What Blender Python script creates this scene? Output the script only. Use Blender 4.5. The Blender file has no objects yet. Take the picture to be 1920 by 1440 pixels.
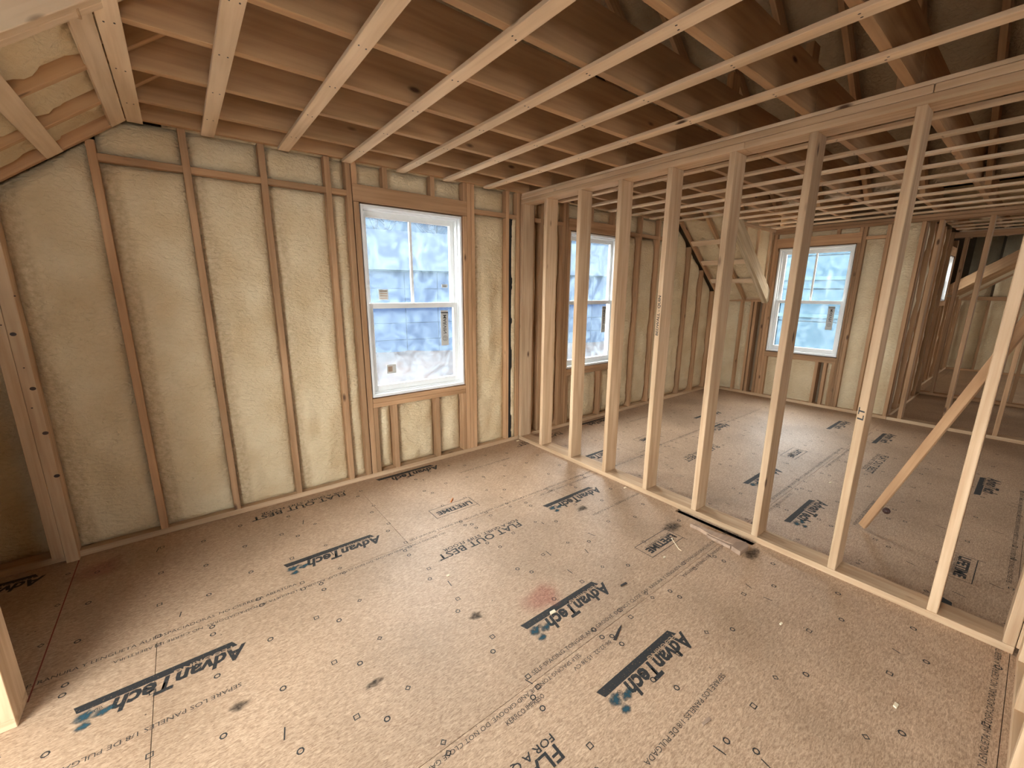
import bpy, bmesh, math, random
from mathutils import Vector, Matrix, noise
import numpy as np
random.seed(7)
S = 0.0254          # everything below is laid out in inches
sc = bpy.context.scene
COL = sc.collection
R_ = math.radians

# ---------------------------------------------------------------- camera, world, light, exposure
CAM = (-106.904, -130.787, 61.730)
YAW, PITCH, ROLL, F = 0.66760, -0.21948, 0.006358, 777.82
cd = bpy.data.cameras.new('camera'); cam = bpy.data.objects.new('camera', cd); COL.objects.link(cam)
cd.sensor_fit = 'HORIZONTAL'; cd.sensor_width = 36.0; cd.lens = 36.0 * F / 1920.0
cd.clip_start = 0.01; cd.clip_end = 500
fw = Vector((math.sin(YAW)*math.cos(PITCH), math.cos(YAW)*math.cos(PITCH), math.sin(PITCH)))
rt = Vector((math.cos(YAW), -math.sin(YAW), 0)); up = rt.cross(fw)
r2 = rt*math.cos(ROLL) + up*math.sin(ROLL); u2 = -rt*math.sin(ROLL) + up*math.cos(ROLL)
m = Matrix((r2, u2, -fw)).transposed().to_4x4(); m.translation = Vector(CAM)*S
cam.matrix_world = m
sc.camera = cam

EXPOSURE = 4.5
SKY = 1.0
w = bpy.data.worlds.new('overcast_sky'); sc.world = w; w.use_nodes = True
bg = w.node_tree.nodes['Background']; bg.inputs[0].default_value = (1.0, 0.955, 0.89, 1); bg.inputs[1].default_value = SKY
sc.view_settings.view_transform = 'Standard'; sc.view_settings.look = 'None'
sc.view_settings.exposure = EXPOSURE; sc.view_settings.gamma = 1.0; sc.view_settings.use_curve_mapping = False
sc.cycles.max_bounces = 7; sc.cycles.diffuse_bounces = 5; sc.cycles.glossy_bounces = 1; sc.cycles.transmission_bounces = 2; sc.cycles.transparent_max_bounces = 8
sc.cycles.sample_clamp_indirect = 6.0
sc.cycles.use_denoising = True
sc.cycles.use_adaptive_sampling = True; sc.cycles.adaptive_threshold = .04; sc.cycles.adaptive_min_samples = 16

def portal(x0, x1, y0, y1, z0, z1, direction):
    """daylight portal filling a window opening (guides sampling of the sky, adds no light of its own)"""
    l = bpy.data.lights.new('window_portal', 'AREA'); l.shape = 'RECTANGLE'
    o = bpy.data.objects.new('window_portal', l); COL.objects.link(o)
    d = Vector(direction)
    o.location = Vector(((x0+x1)/2, (y0+y1)/2, (z0+z1)/2))*S
    o.rotation_euler = d.to_track_quat('-Z', 'Y').to_euler()
    horiz = (x1-x0) if abs(d.y) > .5 else (y1-y0)
    l.size = horiz*S; l.size_y = (z1-z0)*S
    l.cycles.is_portal = True

# ---------------------------------------------------------------- materials
def new_mat(name):
    m = bpy.data.materials.new(name); m.use_nodes = True
    nt = m.node_tree; b = nt.nodes['Principled BSDF']
    return m, nt, b
def N(nt, t, **kw):
    n = nt.nodes.new(t)
    for k, v in kw.items(): setattr(n, k, v)
    return n
def ramp(nt, stops):
    r = N(nt, 'ShaderNodeValToRGB'); e = r.color_ramp.elements
    while len(e) < len(stops): e.new(.5)
    for q, (p, c) in zip(e, stops):
        q.position = p; q.color = c if len(c) == 4 else (*c, 1)
    return r
def wood(name, light, dark, knot=(.10, .045, .02), rough=.75, knots=True, vary=.18):
    m, nt, b = new_mat(name); L = nt.links.new
    tc = N(nt, 'ShaderNodeTexCoord'); oi = N(nt, 'ShaderNodeObjectInfo')
    comb = N(nt, 'ShaderNodeVectorMath', operation='SCALE'); comb.inputs['Scale'].default_value = 37.0
    cx = N(nt, 'ShaderNodeCombineXYZ'); L(oi.outputs['Random'], cx.inputs[0]); L(oi.outputs['Random'], cx.inputs[1]); L(oi.outputs['Random'], cx.inputs[2])
    L(cx.outputs[0], comb.inputs[0])
    add = N(nt, 'ShaderNodeVectorMath', operation='ADD'); L(tc.outputs['Object'], add.inputs[0]); L(comb.outputs[0], add.inputs[1])
    mp = N(nt, 'ShaderNodeMapping'); mp.inputs['Scale'].default_value = (1.6, 34, 34); L(add.outputs[0], mp.inputs[0])
    n1 = N(nt, 'ShaderNodeTexNoise'); n1.inputs['Scale'].default_value = 1.2; n1.inputs['Detail'].default_value = 5; L(mp.outputs[0], n1.inputs[0])
    mp2 = N(nt, 'ShaderNodeMapping'); mp2.inputs['Scale'].default_value = (.8, 5, 5); L(add.outputs[0], mp2.inputs[0])
    n2 = N(nt, 'ShaderNodeTexNoise'); n2.inputs['Scale'].default_value = 1.5; n2.inputs['Detail'].default_value = 2; L(mp2.outputs[0], n2.inputs[0])
    r1 = ramp(nt, [(.3, dark), (.62, light)]); L(n1.outputs[0], r1.inputs[0])
    r2 = ramp(nt, [(.3, (.80, .76, .70)), (.65, (1.06, 1.04, 1.02))]); L(n2.outputs[0], r2.inputs[0])
    mul = N(nt, 'ShaderNodeMix', data_type='RGBA', blend_type='MULTIPLY'); mul.inputs[0].default_value = 1
    L(r1.outputs[0], mul.inputs[6]); L(r2.outputs[0], mul.inputs[7])
    hs = N(nt, 'ShaderNodeHueSaturation'); L(mul.outputs[2], hs.inputs['Color'])
    mr = N(nt, 'ShaderNodeMapRange'); mr.inputs['To Min'].default_value = 1-vary; mr.inputs['To Max'].default_value = 1+vary*.5
    L(oi.outputs['Random'], mr.inputs[0]); L(mr.outputs[0], hs.inputs['Value'])
    out = hs.outputs[0]
    if knots:
        mp3 = N(nt, 'ShaderNodeMapping'); mp3.inputs['Scale'].default_value = (3.2, 8.5, 8.5); L(add.outputs[0], mp3.inputs[0])
        v = N(nt, 'ShaderNodeTexVoronoi'); v.inputs['Scale'].default_value = 1.0; L(mp3.outputs[0], v.inputs[0])
        vr = N(nt, 'ShaderNodeMath', operation='LESS_THAN'); vr.inputs[1].default_value = .36
        sep = N(nt, 'ShaderNodeSeparateColor'); L(v.outputs['Color'], sep.inputs[0]); L(sep.outputs[0], vr.inputs[0])
        kr = ramp(nt, [(.06, (1, 1, 1)), (.14, (0, 0, 0))]); L(v.outputs['Distance'], kr.inputs[0])
        mm = N(nt, 'ShaderNodeMath', operation='MULTIPLY'); L(kr.outputs[0], mm.inputs[0]); L(vr.outputs[0], mm.inputs[1])
        mx = N(nt, 'ShaderNodeMix', data_type='RGBA'); L(mm.outputs[0], mx.inputs[0]); L(out, mx.inputs[6]); mx.inputs[7].default_value = (*knot, 1)
        out = mx.outputs[2]
    L(out, b.inputs['Base Color']); b.inputs['Roughness'].default_value = rough
    bp = N(nt, 'ShaderNodeBump'); bp.inputs['Strength'].default_value = .15; bp.inputs['Distance'].default_value = .002
    L(n1.outputs[0], bp.inputs['Height']); L(bp.outputs[0], b.inputs['Normal'])
    return m
def foam_mat(name, c1, c2):
    m, nt, b = new_mat(name); L = nt.links.new
    g = N(nt, 'ShaderNodeNewGeometry')
    n1 = N(nt, 'ShaderNodeTexNoise'); n1.inputs['Scale'].default_value = 3.5; n1.inputs['Detail'].default_value = 4; L(g.outputs['Position'], n1.inputs[0])
    mp = N(nt, 'ShaderNodeMapping'); mp.inputs['Scale'].default_value = (1, 1, 1.9); L(g.outputs['Position'], mp.inputs[0])
    n2 = N(nt, 'ShaderNodeTexNoise'); n2.inputs['Scale'].default_value = 32; n2.inputs['Detail'].default_value = 6; n2.inputs['Distortion'].default_value = .6; L(mp.outputs[0], n2.inputs[0])
    r = ramp(nt, [(.3, c2), (.65, c1)]); L(n1.outputs[0], r.inputs[0])
    at = N(nt, 'ShaderNodeAttribute', attribute_name='side_band'); n4 = N(nt, 'ShaderNodeTexNoise'); n4.inputs['Scale'].default_value = 45; n4.inputs['Detail'].default_value = 5; L(g.outputs['Position'], n4.inputs[0])
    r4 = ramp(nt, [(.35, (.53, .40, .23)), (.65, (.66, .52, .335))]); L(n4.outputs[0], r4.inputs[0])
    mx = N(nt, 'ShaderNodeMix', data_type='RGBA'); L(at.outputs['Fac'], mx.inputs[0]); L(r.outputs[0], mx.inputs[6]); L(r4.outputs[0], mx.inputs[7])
    L(mx.outputs[2], b.inputs['Base Color']); b.inputs['Roughness'].default_value = .6
    bp = N(nt, 'ShaderNodeBump'); bp.inputs['Strength'].default_value = .8; bp.inputs['Distance'].default_value = .02
    L(n2.outputs[0], bp.inputs['Height']); L(bp.outputs[0], b.inputs['Normal'])
    return m
def osb_mat():
    m, nt, b = new_mat('osb_subfloor'); L = nt.links.new
    g = N(nt, 'ShaderNodeNewGeometry')
    wob = N(nt, 'ShaderNodeTexNoise'); wob.inputs['Scale'].default_value = 18; L(g.outputs['Position'], wob.inputs[0])
    col = None
    layers = []
    for k, (ang, sx, sy, scl) in enumerate(((.5, 1, .28, 150), (-.35, 1, .25, 120), (1.3, .9, .3, 190))):
        mp = N(nt, 'ShaderNodeMapping'); mp.inputs['Rotation'].default_value = (0, 0, ang); mp.inputs['Scale'].default_value = (scl*.32*sx, scl*1.25, 1)
        L(g.outputs['Position'], mp.inputs[0])
        n = N(nt, 'ShaderNodeTexNoise'); n.inputs['Scale'].default_value = 1; n.inputs['Detail'].default_value = 3; n.inputs['Distortion'].default_value = 1.0
        L(mp.outputs[0], n.inputs[0]); layers.append(n)
    a = N(nt, 'ShaderNodeMath', operation='MAXIMUM'); L(layers[0].outputs[0], a.inputs[0]); L(layers[1].outputs[0], a.inputs[1])
    a2 = N(nt, 'ShaderNodeMath', operation='MAXIMUM'); L(a.outputs[0], a2.inputs[0]); L(layers[2].outputs[0], a2.inputs[1])
    r = ramp(nt, [(.46, (.32, .21, .135)), (.56, (.45, .315, .21)), (.72, (.62, .46, .32))]); L(a2.outputs[0], r.inputs[0])
    # broad staining
    n3 = N(nt, 'ShaderNodeTexNoise'); n3.inputs['Scale'].default_value = 1.6; n3.inputs['Detail'].default_value = 6; L(g.outputs['Position'], n3.inputs[0])
    r3 = ramp(nt, [(.32, (.80, .76, .72)), (.6, (1.05, 1.02, 1.0))]); L(n3.outputs[0], r3.inputs[0])
    mul = N(nt, 'ShaderNodeMix', data_type='RGBA', blend_type='MULTIPLY'); mul.inputs[0].default_value = 1
    L(r.outputs[0], mul.inputs[6]); L(r3.outputs[0], mul.inputs[7])
    # tiny dark specks
    v = N(nt, 'ShaderNodeTexVoronoi'); v.inputs['Scale'].default_value = 9; L(g.outputs['Position'], v.inputs[0])
    vr = ramp(nt, [(.02, (1, 1, 1)), (.035, (0, 0, 0))]); L(v.outputs['Distance'], vr.inputs[0])
    mx = N(nt, 'ShaderNodeMix', data_type='RGBA'); L(vr.outputs[0], mx.inputs[0]); L(mul.outputs[2], mx.inputs[6]); mx.inputs[7].default_value = (.07, .04, .025, 1)
    oi = N(nt, 'ShaderNodeObjectInfo'); hs = N(nt, 'ShaderNodeHueSaturation'); L(mx.outputs[2], hs.inputs['Color'])
    mr = N(nt, 'ShaderNodeMapRange'); mr.inputs['To Min'].default_value = .93; mr.inputs['To Max'].default_value = 1.05; L(oi.outputs['Random'], mr.inputs[0]); L(mr.outputs[0], hs.inputs['Value'])
    L(hs.outputs[0], b.inputs['Base Color']); b.inputs['Roughness'].default_value = .55
    bp = N(nt, 'ShaderNodeBump'); bp.inputs['Strength'].default_value = .2; bp.inputs['Distance'].default_value = .001
    L(a2.outputs[0], bp.inputs['Height']); L(bp.outputs[0], b.inputs['Normal'])
    return m
def plain(name, c, rough=.6, nscale=0, c2=None, bump=0, metal=0):
    m, nt, b = new_mat(name); L = nt.links.new
    b.inputs['Roughness'].default_value = rough; b.inputs['Metallic'].default_value = metal
    if nscale:
        g = N(nt, 'ShaderNodeNewGeometry'); n = N(nt, 'ShaderNodeTexNoise'); n.inputs['Scale'].default_value = nscale; n.inputs['Detail'].default_value = 6
        L(g.outputs['Position'], n.inputs[0]); r = ramp(nt, [(.35, c), (.65, c2 or c)]); L(n.outputs[0], r.inputs[0]); L(r.outputs[0], b.inputs['Base Color'])
        if bump:
            bp = N(nt, 'ShaderNodeBump'); bp.inputs['Strength'].default_value = bump; bp.inputs['Distance'].default_value = .01
            L(n.outputs[0], bp.inputs['Height']); L(bp.outputs[0], b.inputs['Normal'])
    else: b.inputs['Base Color'].default_value = (*c, 1)
    return m
def ink_mat(name, c, cover=.62):
    """stamped ink: worn, lets the board show through in flecks"""
    m, nt, b = new_mat(name); L = nt.links.new
    b.inputs['Base Color'].default_value = (*c, 1); b.inputs['Roughness'].default_value = .7
    g = N(nt, 'ShaderNodeNewGeometry'); n = N(nt, 'ShaderNodeTexNoise'); n.inputs['Scale'].default_value = 130; n.inputs['Detail'].default_value = 4
    L(g.outputs['Position'], n.inputs[0]); r = ramp(nt, [(cover-.04, (1, 1, 1)), (cover+.10, (.4, .4, .4))]); L(n.outputs[0], r.inputs[0])
    L(r.outputs[0], b.inputs['Alpha'])
    return m
def soft_mark(name, c, cover=.5):
    m, nt, b = new_mat(name); L = nt.links.new
    b.inputs['Base Color'].default_value = (*c, 1); b.inputs['Roughness'].default_value = .8
    g = N(nt, 'ShaderNodeNewGeometry'); n = N(nt, 'ShaderNodeTexNoise'); n.inputs['Scale'].default_value = 60; n.inputs['Detail'].default_value = 5
    L(g.outputs['Position'], n.inputs[0])
    at = N(nt, 'ShaderNodeAttribute', attribute_name='fade')
    mu = N(nt, 'ShaderNodeMath', operation='MULTIPLY'); L(n.outputs[0], mu.inputs[0]); L(at.outputs['Fac'], mu.inputs[1])
    r = ramp(nt, [(.08, (0, 0, 0)), (.6, (cover*1.6,)*3)]); L(mu.outputs[0], r.inputs[0]); L(r.outputs[0], b.inputs['Alpha'])
    return m
def glass_mat():
    m, nt, b = new_mat('window_glass'); L = nt.links.new
    nt.nodes.remove(b); o = nt.nodes['Material Output']
    tr = N(nt, 'ShaderNodeBsdfTransparent'); tr.inputs[0].default_value = (.93, .97, 1, 1)
    gl = N(nt, 'ShaderNodeBsdfGlossy'); gl.inputs['Roughness'].default_value = .03
    fr = N(nt, 'ShaderNodeFresnel'); fr.inputs[0].default_value = 1.35
    ge = N(nt, 'ShaderNodeNewGeometry'); fb = N(nt, 'ShaderNodeMath', operation='SUBTRACT'); fb.inputs[0].default_value = 1; L(ge.outputs['Backfacing'], fb.inputs[1])
    fm = N(nt, 'ShaderNodeMath', operation='MULTIPLY'); L(fr.outputs[0], fm.inputs[0]); L(fb.outputs[0], fm.inputs[1])
    m1 = N(nt, 'ShaderNodeMixShader'); L(fm.outputs[0], m1.inputs[0]); L(tr.outputs[0], m1.inputs[1]); L(gl.outputs[0], m1.inputs[2])
    # bluish film mixed in to lay a pale haze over the view
    tl = N(nt, 'ShaderNodeBsdfTranslucent'); tl.inputs[0].default_value = (.60, .82, 1.0, 1)
    g = N(nt, 'ShaderNodeNewGeometry'); n = N(nt, 'ShaderNodeTexNoise'); n.inputs['Scale'].default_value = 7; n.inputs['Detail'].default_value = 7; n.inputs['Distortion'].default_value = 1.2
    L(g.outputs['Position'], n.inputs[0]); r = ramp(nt, [(.35, (.018,)*3), (.75, (.07,)*3)]); L(n.outputs[0], r.inputs[0])
    m2 = N(nt, 'ShaderNodeMixShader'); L(r.outputs[0], m2.inputs[0]); L(m1.outputs[0], m2.inputs[1]); L(tl.outputs[0], m2.inputs[2])
    L(m2.outputs[0], o.inputs[0]); return m

def paper_mat():
    m, nt, b = new_mat('paper_sticker'); L = nt.links.new; o = nt.nodes['Material Output']
    b.inputs['Base Color'].default_value = (.8, .8, .76, 1)
    tr = N(nt, 'ShaderNodeBsdfTranslucent'); tr.inputs[0].default_value = (.07, .07, .065, 1)
    mx = N(nt, 'ShaderNodeMixShader'); mx.inputs[0].default_value = .35; L(b.outputs[0], mx.inputs[1]); L(tr.outputs[0], mx.inputs[2]); L(mx.outputs[0], o.inputs[0])
    return m
M = dict(
    pale=wood('pale_spruce_lumber', (.66, .48, .31), (.52, .34, .20), vary=.14),
    warm=wood('warm_spruce_lumber', (.52, .32, .175), (.39, .22, .11), vary=.2),
    joist=wood('joist_lumber', (.52, .325, .17), (.41, .24, .12), vary=.16),
    strap=wood('furring_lumber', (.84, .67, .48), (.72, .54, .36), vary=.12),
    lvl=wood('laminated_lumber', (.72, .60, .42), (.52, .40, .25), knots=False),
    grey=wood('weathered_lumber', (.42, .30, .22), (.29, .20, .145)),
    foam=foam_mat('spray_foam', (.74, .61, .40), (.64, .49, .29)),
    foam_attic_shaded=foam_mat('spray_foam_attic_shaded', (.44, .34, .21), (.30, .21, .12)),  # darker copy of the foam colour stands in for attic shade
    osb=osb_mat(), ink=ink_mat('black_print_ink', (.022, .022, .022)), ink_thin=ink_mat('thin_print_ink', (.04, .035, .03), .6),
    marker=plain('marker_ink', (.02, .018, .018), .6),
    blue=soft_mark('blue_spray_paint', (.015, .06, .08), .75), red=soft_mark('red_chalk', (.50, .16, .12), .3), dirt_mark=soft_mark('grime', (.04, .03, .02), .5),
    white=plain('white_vinyl', (.78, .80, .80), .35), glass=glass_mat(), sticker=paper_mat(),
    slot=plain('void_shade', (.012, .01, .01), .9), metal=plain('steel', (.6, .6, .62), .35, metal=1),  # slot: near-black stands in for shade in the floor slot and wall gap
    sheath=plain('wall_sheathing', (.30, .22, .14), .8, 6, (.24, .17, .10)),
    yellow=plain('pencil_orange', (.75, .25, .04), .4), chip=plain('fresh_wood_chip', (.82, .72, .52), .7),
    dirt=plain('bare_dirt', (.040, .030, .027), .95, .8, (.026, .020, .019), .8),
    bluewrap=plain('blue_sheathing', (.024, .036, .066), .7, .25, (.019, .030, .058)),
    bluewrap2=plain('sky_blue_sheathing', (.030, .058, .082), .7, .3, (.023, .048, .070)),
    trim=plain('pale_blue_tape', (.042, .075, .09), .6), tree=plain('hazed_bark', (.034, .040, .05), .9, 3, (.02, .024, .035)), hill=plain('hazy_brush', (.016, .024, .036), .95, .12, (.008, .014, .024), 1),  # bluish haze of distance is put into the tree and hill colours
    tarp=plain('grey_tarp', (.08, .08, .09), .6), roof=plain('roof_felt', (.020, .027, .040), .8),
)

for q in ('dirt', 'bluewrap', 'bluewrap2', 'trim', 'tree', 'hill', 'tarp', 'roof'):
    M[q].node_tree.nodes['Principled BSDF'].inputs['Specular IOR Level'].default_value = 0
# ---------------------------------------------------------------- helpers
def tag(o, label=None, cat=None, group=None, kind=None):
    for k, v in (('label', label), ('category', cat), ('group', group), ('kind', kind)):
        if v: o[k] = v
    return o
def empty(name, loc=(0, 0, 0), **kw):
    o = bpy.data.objects.new(name, None); COL.objects.link(o); o.location = Vector(loc)*S; o.empty_display_size = .1
    return tag(o, **kw)
WLOC = {}
def link(name, me, mat, parent, mw):
    o = bpy.data.objects.new(name, me); COL.objects.link(o)
    if mat and not me.materials: me.materials.append(mat)
    if parent is not None:
        o.parent = parent
        inv = WLOC.get(parent.name)
        if inv is None: inv = parent.matrix_basis.inverted()
        o.matrix_basis = inv @ mw
        WLOC[o.name] = mw.inverted()
    else:
        o.matrix_basis = mw
    return o
_bc = {}
def box_mesh(dx, dy, dz, mat, ch=.07):
    key = (round(dx, 2), round(dy, 2), round(dz, 2), mat.name)
    if key in _bc: return _bc[key]
    bm = bmesh.new(); bmesh.ops.create_cube(bm, size=1)
    bmesh.ops.scale(bm, vec=(dx*S, dy*S, dz*S), verts=bm.verts)
    if ch and min(dx, dy, dz) > ch*3:
        bmesh.ops.bevel(bm, geom=bm.edges[:], offset=ch*S, segments=1, affect='EDGES')
    me = bpy.data.meshes.new('board'); bm.to_mesh(me); bm.free(); me.materials.append(mat); _bc[key] = me
    return me
def board(parent, name, x0, x1, y0, y1, z0, z1, mat, ch=.07, **kw):
    if x1 < x0: x0, x1 = x1, x0
    if y1 < y0: y0, y1 = y1, y0
    if z1 < z0: z0, z1 = z1, z0
    dx, dy, dz = x1-x0, y1-y0, z1-z0
    c = Vector(((x0+x1)/2, (y0+y1)/2, (z0+z1)/2))*S
    if dx >= dy and dx >= dz: rot = Matrix.Identity(4); d = (dx, dy, dz)
    elif dy >= dz: rot = Matrix.Rotation(math.pi/2, 4, 'Z'); d = (dy, dx, dz)
    else: rot = Matrix.Rotation(-math.pi/2, 4, 'Y'); d = (dz, dy, dx)
    o = link(name, box_mesh(*d, mat, ch), None, parent, Matrix.Translation(c) @ rot)
    return tag(o, **kw)
def beam(parent, name, A, B, wdt, dep, mat, upv=(0, 0, 1), **kw):
    """board from A to B (centre line); wdt across, dep along upv"""
    A = Vector(A); B = Vector(B); d = B-A; x = d.normalized(); z = Vector(upv); z = (z - x*z.dot(x)).normalized(); y = z.cross(x)
    mw = Matrix((x, y, z)).transposed().to_4x4(); mw.translation = (A+B)/2*S
    return tag(link(name, box_mesh(d.length, wdt, dep, mat), None, parent, mw), **kw)
def mesh_obj(parent, name, verts, faces, mat, origin=None, smooth=False, **kw):
    """verts in inches, world"""
    v = np.array(verts, float)
    o0 = np.array(origin, float) if origin is not None else np.array([v[:, 0].mean(), v[:, 1].mean(), v[:, 2].min()])
    me = bpy.data.meshes.new(name); me.from_pydata([tuple((p-o0)*S) for p in v], [], faces); me.update()
    if smooth: me.polygons.foreach_set('use_smooth', [True]*len(me.polygons))
    return tag(link(name, me, mat, parent, Matrix.Translation(Vector(o0)*S)), **kw)

def foam(parent, org, U, V, nrm, wid, hgt, top=None, edge=2.4, cen=1.3, res=1.5, mat=None, seed=None, ripple=.5, name='foam_panel', band=0):
    """sprayed foam filling a bay: domed, lumpy sheet set back between the framing, with closed sides"""
    org, U, V, nrm = map(Vector, (org, U, V, nrm)); mat = mat or M['foam']
    seed = seed if seed is not None else random.random()*100
    nu = max(4, int(wid/res)); hm = hgt if top is None else max(top(0), top(wid/2), top(wid)); nv = max(4, int(hm/(res*1.25)))
    vs = []
    for i in range(nu+1):
        u = wid*i/nu; hh = hgt if top is None else max(.5, top(u))
        for j in range(nv+1):
            v = hh*j/nv
            d = min(u, wid-u); e = min(v, hh-v)
            prof = (1-math.exp(-d/1.1))*(1-math.exp(-e/1.3))
            p = org+U*u+V*v
            q = Vector((p.x*.16+seed, p.y*.16, p.z*.10))
            f = noise.fractal(q, 1.0, 2.0, 4)*ripple*1.6 + noise.noise(Vector((p.x*.75, p.y*.75+seed, p.z*1.3)))*ripple*.35
            depth = -edge + (edge-cen)*prof + f*prof
            depth = min(depth, -.12)
            vs.append(p+nrm*depth)
    fs = []
    for i in range(nu):
        for j in range(nv):
            a = i*(nv+1)+j; b = (i+1)*(nv+1)+j
            fs.append((a, b, b+1, a+1))
    if U.cross(V).dot(nrm) < 0: fs = [f[::-1] for f in fs]
    # thickness: skirt back to the sheathing
    ring = [i*(nv+1) for i in range(nu+1)] + [nu*(nv+1)+j for j in range(1, nv+1)] + [i*(nv+1)+nv for i in range(nu-1, -1, -1)] + [j for j in range(nv-1, 0, -1)]
    base = len(vs)
    for k in ring: vs.append(vs[k]-nrm*1.5)
    n = len(ring)
    for k in range(n):
        a, b = ring[k], ring[(k+1) % n]; fs.append((b, a, base+k, base+(k+1) % n))
    o = mesh_obj(parent, name, vs, fs, mat, smooth=True)
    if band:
        # ochre, mottled strip along one side of the bay
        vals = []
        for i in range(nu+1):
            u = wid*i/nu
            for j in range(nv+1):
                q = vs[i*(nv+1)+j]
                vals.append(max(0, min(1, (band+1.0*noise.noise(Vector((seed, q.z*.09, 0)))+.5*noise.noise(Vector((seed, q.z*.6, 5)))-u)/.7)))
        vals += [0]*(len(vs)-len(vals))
        at = o.data.attributes.new('side_band', 'FLOAT', 'POINT'); at.data.foreach_set('value', vals)
    return o

def text(parent, name, s, x, y, z, size, mat, rotz=math.pi, sx=1, bold=0, shear=0, mw=None, align='LEFT', **kw):
    """printed lettering as a flat mesh. size = capital height in inches"""
    cu = bpy.data.curves.new(name, 'FONT'); cu.body = s; cu.size = size/.70*S; cu.resolution_u = 2; cu.offset = bold*S; cu.shear = shear; cu.align_x = align
    t = bpy.data.objects.new('tmp', cu); COL.objects.link(t)
    dg = bpy.context.evaluated_depsgraph_get(); me = bpy.data.meshes.new_from_object(t.evaluated_get(dg))
    bpy.data.objects.remove(t); bpy.data.curves.remove(cu)
    me.materials.clear(); me.materials.append(mat)
    if mw is None: mw = Matrix.Translation(Vector((x, y, z))*S) @ Matrix.Rotation(rotz, 4, 'Z') @ Matrix.Diagonal((sx, 1, 1, 1))
    else: mw = mw @ Matrix.Diagonal((sx, 1, 1, 1))
    return tag(link(name, me, None, parent, mw), **kw)

# ================================================================ SETTING
# ---------------------------------------------------------------- floor: tongue and groove OSB panels
floor = empty('floor', (0, 0, 0), kind='structure', label='wood strand subfloor printed with black panel logos and fastening marks')
board(floor, 'floor_deck', -170, 420, -345, 8, -12, -3.5, M['slot'], 0)
def rect_minus(x0, x1, y0, y1, h):
    hx0, hx1, hy0, hy1 = h
    if hx0 >= x1 or hx1 <= x0 or hy0 >= y1 or hy1 <= y0: return [(x0, x1, y0, y1)]
    out = []
    hy0c, hy1c = max(hy0, y0), min(hy1, y1); hx0c, hx1c = max(hx0, x0), min(hx1, x1)
    if hy1c < y1: out.append((x0, x1, hy1c, y1))
    if hy0c > y0: out.append((x0, x1, y0, hy0c))
    if hx0c > x0: out.append((x0, hx0c, hy0c, hy1c))
    if hx1c < x1: out.append((hx1c, x1, hy0c, hy1c))
    return out
SLOT = (-2.0, .6, -95.4, -74.3)
yy = 4.9; row = 0
offs = [-69.8, -48.0-70, -21.7-70, -60, -100, -30, -80, -50]
while yy > -345:
    y1 = yy; y0 = yy-47.4
    x = offs[row % 8]-97*3
    while x < 420:
        xa, xb = max(x, -168), min(x+97, 418)
        if xb-xa > 2:
            g = .045
            rs = rect_minus(xa+g, xb-g, y0+g, y1-g, SLOT)
            vs, fs = [], []
            for (a, b, c, d) in rs:
                k = len(vs); vs += [(a, c, 0), (b, c, 0), (b, d, 0), (a, d, 0), (a, c, -.75), (b, c, -.75), (b, d, -.75), (a, d, -.75)]
                fs += [(k, k+1, k+2, k+3), (k, k+4, k+5, k+1), (k+1, k+5, k+6, k+2), (k+2, k+6, k+7, k+3), (k+3, k+7, k+4, k)]
            mesh_obj(floor, 'osb_panel', vs, fs, M['osb'])
        x += 97
    yy -= 47.4; row += 1

PR = .02   # print lies this far above the panels
def quad_strip(vs, fs, pts, z=PR):
    k = len(vs); vs += [(p[0], p[1], z) for p in pts]; fs.append(tuple(range(k, k+len(pts))))
def logo(xA, yb, blue=True):
    """brand print: reads in -x, letters towards -y; xA = right end of the underline, yb its far edge"""
    vs, fs = [], []
    quad_strip(vs, fs, [(xA-1.0, yb), (xA-21.0, yb), (xA-20.5, yb-1.45), (xA-.3, yb-1.45)][::-1])
    o = mesh_obj(floor, 'logo_underline', vs, [f[::-1] if True else f for f in fs], M['ink'])
    text(floor, 'floor_logo', 'AdvanTech', xA+.7, yb-1.75, PR, 2.95, M['ink'], bold=.15, shear=.22, sx=.89)
    text(floor, 'floor_logo', '\u00ae', xA-17.6, yb-1.9, PR, .9, M['ink_thin'])
    text(floor, 'logo_caption', 'FLOORING', xA-1.0, yb-1.12, PR+.02, .80, M['osb_txt'], bold=.015, sx=1.45)
    if blue:
        for dx, dy, rx, ry, sd in ((-19.6, -2.7, 1.5, .9, 5), (-17.2, -3.2, 1.4, .8, 9), (-19.4, -4.5, 1.2, .65, 4)): blob('paint_mark', xA+dx, yb+dy, rx, ry, M['blue'], sd, rot=.3)
def blob(name, x, y, rx, ry, mat, seed=0, n=28, z=.035, rot=0):
    """soft-edged mark lying on the floor"""
    vs = [(x, y, z)]; fade = [1.0]
    for rr, f in ((.45, .9), (.8, .5), (1.1, 0)):
        for k in range(n):
            a = 2*math.pi*k/n; q = 1+.55*noise.noise(Vector((math.cos(a)*1.6+seed, math.sin(a)*1.6, seed)))
            px, py = rx*rr*q*math.cos(a), ry*rr*q*math.sin(a)
            vs.append((x+px*math.cos(rot)-py*math.sin(rot), y+px*math.sin(rot)+py*math.cos(rot), z)); fade.append(f)
    fs = [(0, 1+k, 1+(k+1) % n) for k in range(n)]
    for r in range(2):
        for k in range(n): fs.append((1+r*n+k, 1+(r+1)*n+k, 1+(r+1)*n+(k+1) % n, 1+r*n+(k+1) % n))
    o = mesh_obj(floor, name, vs, fs, mat)
    at = o.data.attributes.new('fade', 'FLOAT', 'POINT'); at.data.foreach_set('value', fade)
    return o
M['grey_dark'] = plain('nail_steel', (.03, .02, .015), .5)
M['osb_txt'] = plain('bare_board_lettering', (.40, .27, .17), .6)
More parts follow.
